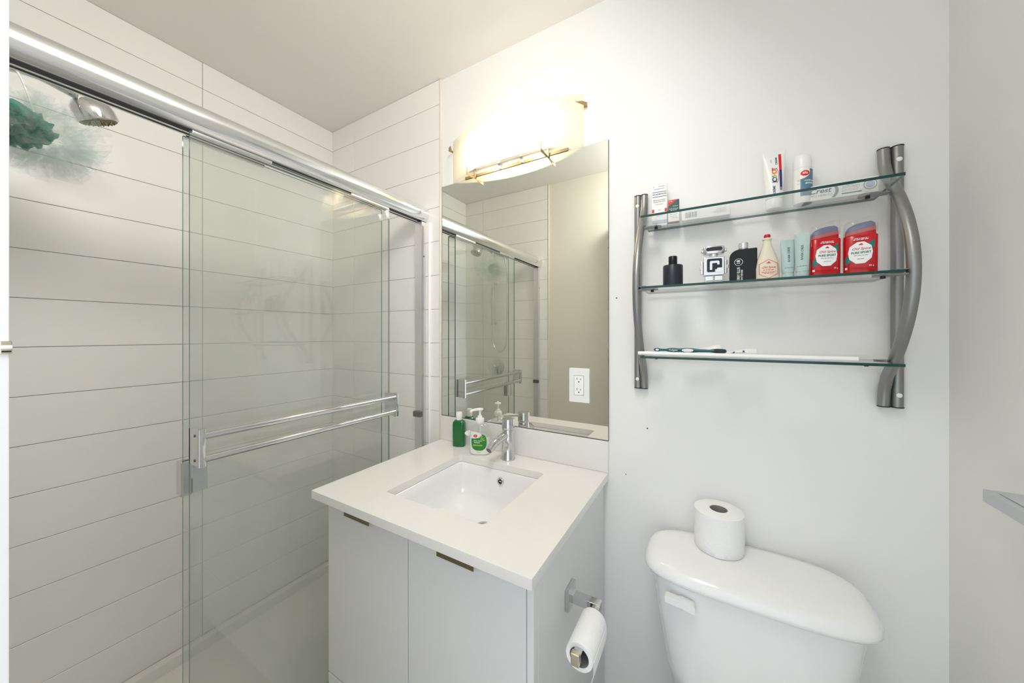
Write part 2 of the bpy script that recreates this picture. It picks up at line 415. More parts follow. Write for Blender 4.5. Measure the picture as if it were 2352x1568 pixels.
# ================================================================ SHOWER FITTINGS (seen direct and in the mirror)
sh = thing('shower_set', 'chrome hand shower head on arm with looping hose and bar', 'shower', (-1.45, YF + 0.010, 1.05))
bx, by, bz = -1.45, YF + 0.010, 1.05
def L(x, y, z): return (x - bx, y - by, z - bz)
MB().tube(bez([L(-1.42, by, 1.99), L(-1.42, by + .06, 1.995), L(-1.43, by + .10, 1.975), L(-1.445, by + .13, 1.95)], 20), 0.009).build('shower_arm', 'chrome', sh)
MB().lathe([(0.028, 0), (0.028, -0.004), (0.014, -0.012)], 24, L(-1.42, by, 1.99), 'y').build('arm_flange', 'chrome', sh)
MB().lathe([(0.016, -0.02), (0.019, -0.012), (0.019, 0.012), (0.016, 0.02)], 20, L(-1.447, by + .135, 1.945)).build('holder', 'chrome', sh)
MB().tube(bez([L(-1.435, by + .105, 1.87), L(-1.445, by + .135, 1.945), L(-1.465, by + .20, 1.975), L(-1.485, by + .27, 1.970)], 20), [0.011] * 21 if False else 0.0125, 14).build('handle', 'chrome', sh)
hd = MB(); ax = Vector((-0.10, 0.42, -0.90)).normalized(); c0 = Vector(L(-1.488, 0.230, 1.952))
sd = ax.cross(Vector((0, 0, 1))).normalized(); u2 = sd.cross(ax)
def hring(r, d): return [c0 + ax * d + sd * (r * math.cos(2 * math.pi * k / 32)) + u2 * (r * math.sin(2 * math.pi * k / 32)) for k in range(32)]
hd.loft([hring(0.012, -0.022), hring(0.030, -0.016), hring(0.040, -0.002), hring(0.043, 0.012), hring(0.043, 0.034), hring(0.040, 0.037)])
ho = hd.build('shower_head', 'chrome', sh)
MB().loft([hring(0.038, 0.0372), hring(0.036, 0.0395)]).build('spray_face', 'nozzle', ho)
nz = MB()
for rr_, nn in ((0.010, 6), (0.020, 12), (0.030, 18)):
    for i in range(nn):
        a = 2 * math.pi * i / nn; p = c0 + ax * 0.0395 + sd * rr_ * math.cos(a) + u2 * rr_ * math.sin(a)
        nz.tube([p, p + ax * 0.003], 0.0015, 6)
nz.build('spray_nozzles', 'nozzle', ho)['kind'] = 'stuff'
hose = bez([L(-1.434, by + .102, 1.865), L(-1.50, by + .05, 1.80), L(-1.534, by + .035, 1.65), L(-1.536, by + .03, 1.38), L(-1.515, by + .03, 1.23), L(-1.458, by + .03, 1.175), L(-1.402, by + .03, 1.23), L(-1.386, by + .03, 1.40), L(-1.384, by + .03, 1.75), L(-1.395, by + .06, 1.94), L(-1.425, by + .09, 1.975)], 90)
MB().tube(hose, 0.0065, 10).build('hose', 'hose', sh)
sb = MB().tube([L(-1.512, by + .035, 1.40), L(-1.512, by + .035, 1.74)], 0.009, 14).build('slide_bar', 'chrome', sh)
for z in (1.41, 1.73): MB().tube([L(-1.512, by, z), L(-1.512, by + .036, z)], 0.012, 14).build('bar_mount', 'chrome', sb)
sv = thing('shower_valve', 'round chrome shower valve with square lever on the tile', 'shower valve', (-1.507, YF + 0.010, 1.05))
MB().lathe([(0.075, 0), (0.075, -0.004), (0.068, -0.008), (0.0, -0.008)], 36, (0, 0, 0), 'y').build('escutcheon', 'chrome', sv)
MB().lathe([(0.028, -0.008), (0.026, -0.045), (0.02, -0.05)], 24, (0, 0, 0), 'y').build('hub', 'chrome', sv)
MB().box(-0.012, 0.012, 0.035, 0.048, -0.075, 0.01, 0.003).build('lever', 'chrome', sv)

lf = thing('bath_pouf', 'teal and pale mint net bath pouf hanging beside the shower head', 'bath pouf', (-1.415, 0.145, 1.812))
def ruffle(r0, r1, count, amp, wid):
    mb = MB()
    for q in range(count):
        d = Vector((random.gauss(0, 1), random.gauss(0, 1), random.gauss(0, .8))).normalized()
        a = d.orthogonal().normalized(); b = d.cross(a)
        rad = random.uniform(r0, r1); n = 34; ph1 = random.uniform(0, 6.28); fq = random.choice((4, 5, 6, 7)); vv = []
        span = random.uniform(1.1, 2.2); cen = random.uniform(0, 6.28)
        lift = random.uniform(0.15, 0.8)
        for i in range(n):
            th = cen + span * (i / (n - 1) - .5) * 2
            ring = a * math.cos(th) + b * math.sin(th)
            for k in range(4):
                kk = k / 3
                rr_ = rad * (0.55 + 0.45 * kk) + amp * .4 * kk * math.sin(fq * 2 * th + ph1)
                off = d * (rad * lift * (kk) * .6 + amp * kk * math.sin(fq * th * 2.3 + ph1 + kk))
                vv.append(ring * rr_ * (1 - .35 * lift) + off)
        ff = [(i * 4 + k, i * 4 + k + 1, i * 4 + k + 5, i * 4 + k + 4) for i in range(n - 1) for k in range(3)]
        mb.add([(v.x * 1.15, v.y * 1.0, v.z * .92) for v in vv], ff)
    return mb
ruffle(0.030, 0.068, 22, 0.014, 0.02).build('teal_netting', 'mesh_t', lf, smooth=180, loc=(0.0, -0.035, -0.004))
ruffle(0.080, 0.128, 44, 0.020, 0.03).build('pale_netting', 'mesh_p', lf, smooth=180)
MB().tube(bez([(0, -0.01, 0.03), (-0.01, -0.03, 0.12), (-0.012, -0.06, 0.185)], 14), 0.0022, 6).build('hanging_cord', 'wplast', lf)

# ================================================================ VANITY
cb = thing('vanity_cabinet', 'white two-door vanity cabinet under the sink top', 'cabinet', (-0.65, 0.88, 0))
def V(x0, x1, y0, y1, z0, z1, bev=0.0015): return MB().box(x0 + .65, x1 + .65, y0 - .88, y1 - .88, z0, z1, bev)
V(-0.979, -0.321, 0.651, 1.1405, 0.08, 0.690).build('carcass', 'lacq', cb)
V(-0.979, -0.321, 0.632, 0.650, 0.08, 0.8315).build('front_rail', 'lacq', cb)
V(-0.998, -0.980, 0.632, 1.1405, 0.0, 0.8315).build('side_panel', 'lacq', cb)
V(-0.320, -0.302, 0.632, 1.1405, 0.0, 0.8315).build('side_panel', 'lacq', cb)
V(-0.318, -0.302, 0.6105, 0.6318, 0.0, 0.8315).build('end_panel', 'lacq', cb)
V(-0.980, -0.320, 0.66, 0.68, 0.0, 0.08).build('toe_kick', 'lacq', cb)
V(-0.998, -0.320, 0.6125, 0.6315, 0.085, 0.294).build('drawer', 'lacq', cb)
for x0, x1, hx0, hx1 in ((-0.998, -0.6605, -0.904, -0.796), (-0.6575, -0.320, -0.552, -0.445)):
    dr = V(x0, x1, 0.6125, 0.6315, 0.298, 0.8115).build('door', 'lacq', cb)
    pr_ = [(y, z - .0125) for y, z in [(0.6315, 0.8245), (0.6315, 0.8263), (0.6030, 0.8263), (0.6005, 0.824), (0.6005, 0.8115), (0.6025, 0.8115), (0.6025, 0.8235), (0.6040, 0.8245)]]
    MB().prism(pr_, lambda y, z: (hx0 + .65, y - .88, z), lambda y, z: (hx1 + .65, y - .88, z)).build('pull', 'bronze', dr)

# stone top with a square opening
ct = thing('stone_countertop', 'white stone vanity top with undermount sink opening', 'countertop', (-0.653, 0.861, 0.832))
bm = bmesh.new()
X0, X1, Y0, Y1 = -1.0195 + .653, -0.2875 + .653, 0.573 - .861, 1.1495 - .861
hx0, hx1, hy0, hy1 = -0.822 + .653, -0.471 + .653, 0.678 - .861, 1.030 - .861
inn = rrect(hx0, hx1, hy0, hy1, 0.012, 4); outr = []
for (x, y) in inn:
    pass
def ring2(z):
    o_ = [bm.verts.new((x, y, z)) for x, y in ((X1, Y1), (X0, Y1), (X0, Y0), (X1, Y0))]
    i_ = [bm.verts.new((x, y, z)) for x, y in inn]
    return o_, i_
oT, iT = ring2(0.025); oB, iB = ring2(0.0)
def annulus(o_, i_, flip):
    q = len(i_) // 4
    for c in range(4):
        a = [o_[c]] + [i_[c * q + k] for k in reversed(range(q))]
        # corner fan
        for k in range(q - 1):
            f = [o_[c], i_[c * q + k], i_[c * q + k + 1]]
            bm.faces.new(f if flip else f[::-1])
        n_ = (c + 1) % 4
        f = [o_[c], i_[c * q + q - 1], i_[n_ * q], o_[n_]]
        bm.faces.new(f if flip else f[::-1])
annulus(oT, iT, False); annulus(oB, iB, True)
for o_, p_ in ((oT, oB),):
    for c in range(4): bm.faces.new([o_[c], o_[(c + 1) % 4], p_[(c + 1) % 4], p_[c]])
for k in range(len(iT)): bm.faces.new([iT[k], iB[k], iB[(k + 1) % len(iT)], iT[(k + 1) % len(iT)]])
bmesh.ops.recalc_face_normals(bm, faces=bm.faces[:])
eds = [e for e in bm.edges if len(e.link_faces) == 2 and e.calc_face_angle() > 0.8]
bmesh.ops.bevel(bm, geom=eds, offset=0.0022, segments=2, affect='EDGES', profile=0.5)
me = bpy.data.meshes.new('slab'); bm.to_mesh(me); bm.free(); me.materials.append(M['quartz']); me.shade_smooth(); me.set_sharp_from_angle(angle=R(30))
o = bpy.data.objects.new('slab', me); col.objects.link(o); o.parent = ct
md = o.modifiers.new('wn', 'WEIGHTED_NORMAL'); md.keep_sharp = True
MB().box(-1.0195 + .653, -0.2875 + .653, 1.136 - .861, 1.1495 - .861, 0.0252, 0.129, 0.0015).build('backsplash', 'quartz', ct)

sk = thing('sink', 'white square undermount ceramic sink with chrome overflow', 'sink', (-0.6465, 0.854, 0.7))
def sr(hw, hd, z, n): return se(hw, hd, n, 64, z)
rs = [sr(.205, .205, .131, 9), sr(.178, .178, .1315, 12), sr(.174, .174, .129, 11), sr(.172, .172, .10, 10), sr(.169, .169, .06, 9), sr(.160, .160, .030, 7), sr(.135, .135, .016, 5), sr(.09, .09, .011, 3.5), se(.03, .03, 2, 64, .008, .030, .030), se(0.029, .029, 2, 64, .001, .030, .030)]
rs2 = [se(.04, .04, 2, 64, -.003, .030, .030), sr(.14, .14, .006, 5), sr(.168, .168, .022, 7), sr(.178, .178, .06, 9), sr(.185, .185, .118, 9), sr(.205, .205, .122, 9)]
MB().loft(rs + rs2, closed=True).build('bowl', 'ceram', sk, smooth=60)
MB().lathe([(0.0285, 0.0), (0.0285, 0.010), (0.026, 0.0125), (0.018, 0.0125), (0.017, 0.010), (0.0, 0.0145)], 28, (.030, .030, 0.0)).build('drain', 'chrome', sk)
ov = MB().lathe([(0.0145, 0.002), (0.0145, -0.0025), (0.0105, -0.0035), (0.0095, 0.003)], 26, (0.003, 0.1678, 0.098), 'y')
ov = MB(); n = 28
for rr_, yy in ((0.0085, 0.171), (0.0085, 0.1645), (0.0115, 0.1638), (0.0135, 0.1660), (0.0135, 0.171)): pass
ov.loft([[(0.008 + rr_ * math.cos(2 * math.pi * k / n), yy, 0.096 + rr_ * math.sin(2 * math.pi * k / n)) for k in range(n)] for rr_, yy in ((0.0082, 0.1715), (0.0082, 0.1668), (0.0105, 0.1655), (0.0132, 0.1672), (0.0132, 0.1715))], cap=False)
ovo = ov.build('overflow_ring', 'chrome', sk)
MB().lathe([(0.0082, 0), (0.0082, 0.0012)], 20, (0.008, 0.1712, 0.096), 'y').build('overflow_hole', 'dark', ovo)
MB().box(0.003, 0.013, 0.1690, 0.1705, 0.0945, 0.0975).build('overflow_bar', 'chrome', ovo)

fa = thing('faucet', 'single-lever chrome basin faucet with angled spout', 'faucet', (-0.641, 1.082, 0.8572), 0)
MB().lathe([(0.0265, 0), (0.0265, 0.004), (0.0245, 0.008), (0.0225, 0.06), (0.0212, 0.108), (0.0205, 0.110)], 36).build('body', 'chrome', fa)
hdl = MB().lathe([(0.0190, 0.110), (0.0190, 0.1125), (0.0235, 0.1135), (0.0235, 0.146), (0.0222, 0.1495), (0.0, 0.1515)], 36).build('handle', 'chrome', fa)
MB().tube([(-0.018, 0.004, 0.133), (-0.088, 0.010, 0.1245)], [0.0042, 0.0034], 12).build('lever', 'chrome', hdl)
sp = [(0.002, -0.004, 0.095), (-0.012, -0.030, 0.092), (-0.030, -0.064, 0.075), (-0.044, -0.092, 0.055)]
sp = [(0.0, -0.002, 0.092), (-0.006, -0.034, 0.088), (-0.012, -0.070, 0.077), (-0.017, -0.103, 0.058)]
MB().tube(bez(sp, 24), 0.0135, 20).build('spout', 'chrome', fa)
d_ = (Vector(sp[3]) - Vector(sp[2])).normalized()
MB().tube([Vector(sp[3]), Vector(sp[3]) + d_ * 0.0006], 0.0105, 20).build('aerator', 'dkgrey', fa)

# bottles by the faucet
gbt = thing('toiletry_bottle', 'small green bottle with white cap by the backsplash', 'bottle', (-0.893, 1.108, 0.8574), 18)
P1 = [(0, .022, .013), (.003, .025, .0165), (.09, .026, .017), (.098, .0245, .016), (.106, .018, .0125), (.108, .012, .011)]
MB().loft([se(w_, d2, 4, 40, z) for z, w_, d2 in P1]).build('body', 'greenliq', gbt)
MB().lathe([(0.0115, .107), (0.0115, .118), (.0125, .1185), (.0125, .138), (.0115, .1395), (0, .1395)], 24).build('cap', 'wplast', gbt)
spb = thing('soap_dispenser', 'clear and white pump soap dispenser with green leaf label', 'soap dispenser', (-0.766, 1.078, 0.8574), 24)
P2 = [(0, .034, .020), (.004, .038, .024), (.05, .0395, .025), (.085, .039, .0245), (.105, .034, .022), (.115, .025, .018), (.120, .014, .0135)]
MB().loft([se(w_, d2, 2.6, 48, z) for z, w_, d2 in P2[:3] + [(.068, .0393, .0248)]]).build('soap_body', 'soapw', spb)
MB().loft([se(w_, d2, 2.6, 48, z) for z, w_, d2 in [(.0682, .0393, .0248)] + P2[3:]]).build('shoulder', 'soapclear', spb)
MB().tube([(0, 0, .07), (0, 0, .12)], 0.003, 8).build('dip_tube', 'wplast', spb)
pc = MB().lathe([(.0155, .118), (.0165, .120), (.0165, .134), (.015, .137), (.010, .139), (.0085, .146), (.0045, .1475), (.0045, .166)], 28).build('pump_collar', 'wplast', spb)
nz = MB().lathe([(.0045, .164), (.010, .166), (.0135, .1715), (.012, .1735), (0, .174)], 24)
nz.tube(bez([(0, 0, .170), (-.015, -.010, .171), (-.028, -.018, .168), (-.033, -.022, .163)], 12), [.006, .0058, .0056, .0054, .0052, .005, .0048, .0046, .0044, .0042, .004, .004, .004][:13], 10)
nz.build('pump_head', 'wplast', spb)
fs = sefn(P2, 2.6)
ell = [(0.030 * math.copysign(abs(math.cos(a)) ** .75, math.cos(a)), .050 + .032 * math.copysign(abs(math.sin(a)) ** .75, math.sin(a))) for a in [2 * math.pi * i / 40 for i in range(40)]]
decal('front_label', [(a, b) for a, b in ell], 'leaf', spb, fs, 14)
fs2 = sefn(P2, 2.6, .0009)
decal('label_patch', [(-.030 + .036 * math.cos(a) + .006, .077 + .013 * math.sin(a)) for a in [2 * math.pi * i / 30 for i in range(30)] if True and -.030 + .036 * math.cos(a) + .006 < .014], 'soapw', spb, fs2, 10)
fs3 = sefn(P2, 2.6, .0014)
decal('badge', [(-.013 + .0075 * math.cos(a), .074 + .0055 * math.sin(a)) for a in [2 * math.pi * i / 24 for i in range(24)]], 'red', spb, fs3, 4)
text('life', .006, 'white_ink', spb, sefn(P2, 2.6, .0018), -.013, .0742)
text('aloe vera', .0085, 'white_ink', spb, fs2, -.004, .056, bold=.01)
lines(spb, fs2, 'white_ink', [(-.018, .004, .047)], th=.003)
decal('green_pill', [(-.022, .036), (.012, .036), (.014, .038), (.012, .041), (-.022, .041), (-.024, .038)], 'ltgreen', spb, fs2, 8)
for s0, t0, s1, t1 in ((.008, .058, .026, .070), (.006, .060, .018, .078), (.012, .056, .028, .060), (.002, .066, .010, .080)):
    dx, dt = s1 - s0, t1 - t0; nl = math.hypot(dx, dt); nx, nt_ = -dt / nl * .0022, dx / nl * .0022
    decal('leaf', [(s0, t0), (s0 + dx * .4 + nx, t0 + dt * .4 + nt_), (s1, t1), (s0 + dx * .4 - nx, t0 + dt * .4 - nt_)][::-1], 'ltgreen', spb, fs2, 4)
lines(spb, fs2, 'grink', [(-.007, .007, .011)], th=.0016)

# ================================================================ MIRROR + OUTLET
mr = thing('wall_mirror', 'frameless rectangular wall mirror above the sink', 'mirror', (-0.6525, 1.1495, 0.962))
MB().box(-0.3655, 0.3655, -0.0045, -0.0003, 0.0, 1.0095).build('backing', 'dkgrey', mr, smooth=0)
MB().box(-0.3645, 0.3645, -0.0062, -0.0047, 0.001, 1.0085, 0.0004, 1).build('mirror_glass', 'mirror', mr, smooth=0)
MB().box(-0.3655, 0.3655, -0.0066, -0.0045, -0.0008, 0.0022).build('bottom_channel', 'dkgrey', mr, smooth=0)
ol = thing('wall_outlet', 'white double power outlet set into the mirror', 'outlet', (-0.3875, 1.1430, 1.1415))
MB().box(-.0365, .0365, -.006, 0.0, -.0595, .0595, .0025).build('cover_plate', 'wplast', ol)
rc = MB().box(-.0168, .0168, -.0078, -.0055, -.0335, .0335, .0012).build('receptacle', 'trimw', ol)
bm_ = MB().box(-.0178, .0178, -.00625, -.0058, -.0345, .0345).build('receptacle_gap', 'dkgrey', ol)
for zc in (.018, -.018):
    for x, h_ in ((-.0063, .0075), (.0063, .0062)):
        MB().box(x - .0009, x + .0009, -.0081, -.0076, zc + .001, zc + .001 + h_).build('slot', 'ink', rc)
    MB().lathe([(.0024, .0074), (.0024, .0081)], 12, (0, 0, zc - .0055), 'y').build('ground_hole', 'ink', rc)
for zc in (.0022, -.0042): MB().box(-.0055, .0055, -.0086, -.0074, zc - .0012, zc + .0022, .0004).build('test_button', 'wplast', rc)
MB().lathe([(.001, .0074), (.001, .0081)], 8, (.012, 0, -.031), 'y').build('indicator', 'ink', rc)
for zc in (.048, -.048): MB().lathe([(.003, .005), (.003, .0066), (.0015, .007)], 14, (0, 0, zc), 'y').build('screw', 'wplast', ol)

# ================================================================ VANITY LIGHT
vl = thing('vanity_light', 'glowing curved frosted glass vanity light above the mirror', 'wall light', (-0.661, 1.1495, 1.973))
Rr = 0.594; sag = 0.076; hw = 0.290; cyc = -0.008 - sag + Rr - 0.0
amax = math.asin(hw / Rr)
cyc = -0.010 + Rr * math.cos(amax)
def arc(r, z, n=40): return [(r * math.sin(-amax + 2 * amax * i / n), cyc - r * math.cos(-amax + 2 * amax * i / n), z) for i in range(n + 1)]
zt_ = 0.176
a0, a1 = arc(Rr, 0), arc(Rr - .005, 0); b0, b1 = arc(Rr, zt_), arc(Rr - .005, zt_)
MB().loft([a0 + a1[::-1], b0 + b1[::-1]]).build('glass_shade', 'shade', vl, smooth=30)
MB().box(-.21, .21, -.022, -.0005, .03, .125, .003).build('backplate', 'trimw', vl)
MB().box(-.225, .225, -.036, -.0005, .127, .1295, .0008, 1).build('added_light_baffle', 'trimw', vl)  # lip added to keep direct bulb light off the wall above the shade
for x in (-.095, .095):
    b = MB().lathe([(0, -.026), (.010, -.024), (.018, -.014), (.021, 0), (.018, .014), (.011, .022), (.009, .030)], 20, (x, -.052, .062)).build('bulb', 'bulb', vl)
    MB().tube([(x, -.020, .098), (x, -.052, .098), (x, -.052, .086)], .0105, 12).build('socket', 'wplast', vl)
for x in (-.175, .155):
    yf = cyc - math.sqrt(Rr ** 2 - x ** 2)
    pf = [(-.001, -.002), (yf - .004, -.002), (yf - .004, .020), (yf - .0055, .020), (yf - .0055, -.0125), (yf * .5, -.0125), (-.001, -.006)]
    s_ = MB().prism(pf, lambda y, z: (x - .0008, y, z), lambda y, z: (x + .0008, y, z)).build('strap', 'strap', vl, smooth=0)
    MB().box(x - .004, x + .004, -.012, -.0085, -.006, .035, .0005, 1).build('strap_post', 'strap', s_)
for x in (-.055, .045):
    MB().prism([(-.0, .0), (-.004, 0), (-.004, .012), (-.012, .020), (-.012, .028), (-.008, .030), (-.008, .024), (0, .014)], lambda y, z: (x - .005, y - .004, .004 + z), lambda y, z: (x + .005, y - .004, .004 + z)).build('clip', 'aluv', vl)
    MB().lathe([(.004, 0), (.004, .003), (.002, .004)], 10, (x - .018, -.0005, .012), 'y').build('screw', 'brass', vl)
MB().box(-.23, .23, -.005, -.0005, .001, .012, .0005, 1).build('mounting_rail', 'strap', vl)
for sgn in (-1, 1):
    x = sgn * (hw - .012)
    pf = [(x - sgn * .006, -.048), (x + sgn * .012, -.040), (x + sgn * .028, -.022), (x + sgn * .022, -.001), (x + sgn * .010, -.001), (x + sgn * .014, -.018), (x + sgn * .008, -.026)]
    MB().prism(pf, lambda a, b: (a, b, .1345), lambda a, b: (a, b, .1365)).build('end_finial', 'brass', vl, smooth=0)

# ================================================================ GLASS SHELF RACK
rk = thing('glass_wall_shelf', 'three-tier glass wall shelf on bowed silver tube frames', 'wall shelf', (0.095, 1.1495, 1.150))
RX, RY, RZ = 0.095, 1.1495, 1.150
for xs_, xb, sg in ((-0.1925, -0.1735, 1), (0.3845, 0.3615, -1)):
    rt = .0108
    def seg(x, pts): return [(x - RX, y - RY, z - RZ) for y, z in pts]
    ft = MB().tube(seg(xs_, [(1.1375, 1.150), (1.1375, 1.757)]), rt, 16).build('upright', 'steel', rk)
    for z in (1.178, 1.725):
        MB().lathe([(.0052, 0), (.0052, .0014), (.0035, .0024), (.0, .0024)], 14, (xs_ - RX, 1.1278 - RY, z - RZ), 'y').build('screw', 'wplast', ft)
    pts = [(1.1375, 1.150), (1.1375, 1.19)]
    for i in range(1, 30):
        t_ = i / 30; z = 1.205 + .497 * t_
        pts.append((1.1375 - .1375 * math.sin(math.pi * t_) ** .85, z))
    pts += [(1.1375, 1.717), (1.1375, 1.757)]
    sm = [pts[0]] + [((pts[i - 1][0] + 2 * pts[i][0] + pts[i + 1][0]) / 4, pts[i][1]) for i in range(1, len(pts) - 1)] + [pts[-1]]
    bw = MB().tube(seg(xb, sm), rt, 16).build('bowed_tube', 'steel', rk)
    for par, x in ((ft, xs_), (bw, xb)):
        for z in (1.1478, 1.7566): MB().lathe([(rt + .0004, 0), (rt + .0004, .0026)], 16, (x - RX, 1.1375 - RY, z - RZ)).build('end_cap', 'black', par)
for z in (1.642, 1.4475, 1.2567):
    g = MB().box(-0.160 - RX, 0.344 - RX, 0.983 - RY, 1.133 - RY, z - .003 - RZ, z + .003 - RZ).build('glass_shelf', 'sglass', rk, smooth=0)
    g.data.materials.append(M['gedge'])
    for p in g.data.polygons:
        if abs(p.normal.z) < .5: p.material_index = 1
    t_ = (z - 1.205) / .497; yb = 1.1375 - .1375 * math.sin(math.pi * t_) ** .85
    for x0, x1, sg in ((-0.166, -0.118, 1), (0.352, 0.304, -1)):
        pf = [(x0, yb - .008), (x1 - sg * .012, yb - .014), (x1, yb), (x1, yb + .012), (x1 - sg * .012, yb + .022), (x0, yb + .012)]
        bk = MB().prism(pf, lambda a, b: (a - RX, b - RY, z - .0065 - RZ), lambda a, b: (a - RX, b - RY, z - .0036 - RZ)).build('bracket', 'dkgrey' if False else 'steel', g, smooth=0)
        MB().lathe([(.0042, -.0115), (.0042, -.0065)], 10, (x1 - sg * .014 - RX, yb + .003 - RY, z - RZ)).build('grip_screw', 'black', g)
        if z < 1.6:
            MB().box(min(x0, x1 - sg * .028) - RX, max(x0, x1 - sg * .028) - RX, yb - .008 - RY, yb + .012 - RY, z + .0034 - RZ, z + .0056 - RZ, .0006, 1).build('clip_plate', 'steel', g)
ZT, ZM, ZB = 1.6452, 1.4507, 1.2599

def carton(name, label, x, y, z, w_, d_, h, rz, m='box', cat='box'):
    t = thing(name, label, cat, (x, y, z), rz)
    MB().box(-w_ / 2, w_ / 2, -d_ / 2, d_ / 2, 0, h, .0006, 1).build('carton', m, t)
    return t, flatfn(-d_ / 2 - .0003), flatfn(-d_ / 2 - .0006)
# tall medicine box
t, f1, f2 = carton('medicine_box', 'tall white nasal spray box with blue lines on top glass shelf', -0.126, 1.117, ZT, .042, .030, .124, 3)
for zz in (.1005, .0865): decal('blue_line', rect(-.0195, .0195, zz, zz + .0016), 'blue', t, f1, 2)
text('APO-MOMETASONE', .0056, 'ink', t, f1, 0, .0945, bold=.02, sx=.76)
text('Mometasone Furoate', .0042, 'ink', t, f1, 0, .0775, sx=.9, bold=.01); text('Aqueous Nasal Spray', .0042, 'ink', t, f1, 0, .0722, sx=.9, bold=.01)
text('Apotex Standard', .0034, 'ink', t, f1, 0, .0645, sx=.9)
lines(t, f1, 'ink', [(-.002, .017, .117), (-.014, .014, .110), (-.018, -.014, .117)])
lines(t, f1, 'grink', [(-.012, .012, .032), (-.008, .010, .028)])
text('140', .0042, 'teal', t, f1, 0, .047)
for sx_ in (-1, 1): decal('red_square', rect(sx_ * .0175 - .003, sx_ * .0175 + .003, .0405, .0505), 'red', t, f1, 2)
decal('blue_band', rect(-.0205, .0205, .006, .0165), 'lav', t, f1, 2); text('APOTEX', .005, 'white_ink', t, f2, -.003, .011, bold=.01)
# small teal and red box
t, f1, f2 = carton('medicine_box', 'small dark teal carton with red corner beside the tall box', -0.0875, 1.119, ZT, .030, .028, .072, 3)
decal('teal_panel', rect(-.0148, .0148, .034, .0715), 'dteal', t, f1, 2)
decal('red_corner', [(-.0148, .0715), (-.0148, .0525), (.0095, .0715)], 'red', t, f2, 3)
text('5.7%', .0048, 'white_ink', t, flatfn(-.0149), -.0082, .0672, bold=.01)
lines(t, f2, 'white_ink', [(-.002, .012, .052), (-.012, .012, .0445), (-.008, .010, .040)]); lines(t, f1, 'grink', [(-.011, .011, .028), (-.008, .008, .022), (-.004, .010, .017)])
decal('teal_base', rect(-.0148, .0148, .001, .006), 'dteal', t, f1, 2); decal('red_base', rect(-.0148, .0148, .006, .0078), 'red', t, f1, 2)
# long white box lying down
t, f1, f2 = carton('toothpaste_box', 'plain white carton with a barcode lying on top shelf', -0.006, 1.108, ZT, .118, .038, .029, 2)
x = -.050
while x < -.020:
    wd = random.choice((.0006, .0010, .0016)); decal('barcode_bar', rect(x, x + wd, .006, .0215), 'grink', t, f1, 1); x += wd + random.choice((.0007, .0012))
lines(t, f1, 'grink', [(.028, .050, .020), (.024, .050, .0165), (.016, .050, .013), (.020, .050, .0095)], th=.0009)
# squeeze tube standing on its cap
t = thing('cream_tube', 'white pain relief cream tube standing on cap on top shelf', 'tube', (0.150, 1.108, ZT), 8)
MB().lathe([(.0165, 0), (.0175, .002), (.0175, .024), (.0165, .0255), (0, .0255)], 32).build('cap', 'wplast', t)
PT = [(.026, .0172, .0172), (.034, .0185, .0180), (.07, .0205, .0140), (.11, .0228, .0080), (.138, .0242, .0022), (.150, .0245, .0012)]
MB().loft([se(w_, d2, 2.2, 40, z) for z, w_, d2 in PT]).build('tube_body', 'wplast', t)
ft = sefn(PT, 2.2, .0004)
for ch, mm, tt in (('I', 'blue', .0665), ('C', 'blue', .0715), ('Y', 'teal', .0785), ('H', 'yellow', .0865), ('O', 'orange', .0945), ('T', 'red', .1015)):
    text(ch, .0135, mm, t, ft, -.0015, tt, rot=90, bold=.03)
text('CREAM', .0062, 'blue', t, ft, .0035, .123, rot=90, bold=.02); text('CR\u00c8ME', .0068, 'blue', t, ft, -.0035, .0455, rot=90, bold=.02)
lines(t, ft, 'grink', [(-.009, -.0065, .128 - .0025 * i) for i in range(4)], th=.001)
decal('red_stripe', rect(.0085, .0145, .098, .141), 'red', t, ft, 3); decal('navy_stripe', rect(.0085, .0145, .052, .098), 'blue', t, ft, 3); decal('grey_stripe', rect(.0085, .0145, .044, .052), 'grink', t, ft, 3)
arcp = [(-.001 + .0085 * math.cos(a), .083 + .023 * math.sin(a)) for a in [R(-70 + 140 * i / 14) for i in range(15)]]
decal('swoosh', arcp + [(p[0] - .0012, p[1]) for p in arcp[1:-1]][::-1], 'red', t, ft, 3)
# white bottle
t = thing('deodorant_bottle', 'white round-top deodorant bottle with blue-grey label on top shelf', 'bottle', (0.206, 1.100, ZT), 14)
PD = [(0, .0180, .0180), (.002, .0184, .0184), (.010, .0192, .0192), (.082, .0192, .0192), (.086, .0184, .0184)]
MB().lathe([(w_, z) for z, w_, _ in PD], 36).build('body', 'wplast', t)
MB().lathe([(.0187, .0862), (.0187, .104), (.0175, .112), (.0150, .1185), (.008, .1215), (0, .122)], 36).build('cap', 'wplast', t)
fc = cylfn(.0192); fc2 = cylfn(.0192, .0007); fc3 = cylfn(.0192, .0011)
decal('front_label', rect(-.012, .026, .015, .081), 'steelblue', t, fc, 14)
decal('label_patch', [(-.012 + .019 * math.cos(a) , .074 + .017 * math.sin(a)) for a in [2 * math.pi * i / 30 for i in range(30)] if .074 + .017 * math.sin(a) < .0815], 'wplast', t, fc2, 8)
decal('badge', [(-.003 + .0088 * math.cos(a), .0705 + .0066 * math.sin(a)) for a in [2 * math.pi * i / 24 for i in range(24)]], 'red', t, fc3, 5)
text('life', .0080, 'white_ink', t, cylfn(.0192, .0015), -.003, .0708, bold=.02)
lines(t, fc2, 'white_ink', [(-.004, .022, .051), (-.003, .022, .044)], th=.0024); lines(t, fc2, 'white_ink', [(-.001, .022, .047)], th=.001)
lines(t, fc, 'red', [(-.018, -.0135, .067), (-.018, -.0135, .063)], th=.002); lines(t, fc, 'grink', [(-.018, -.0135, .054), (-.018, -.0135, .046)], th=.001)
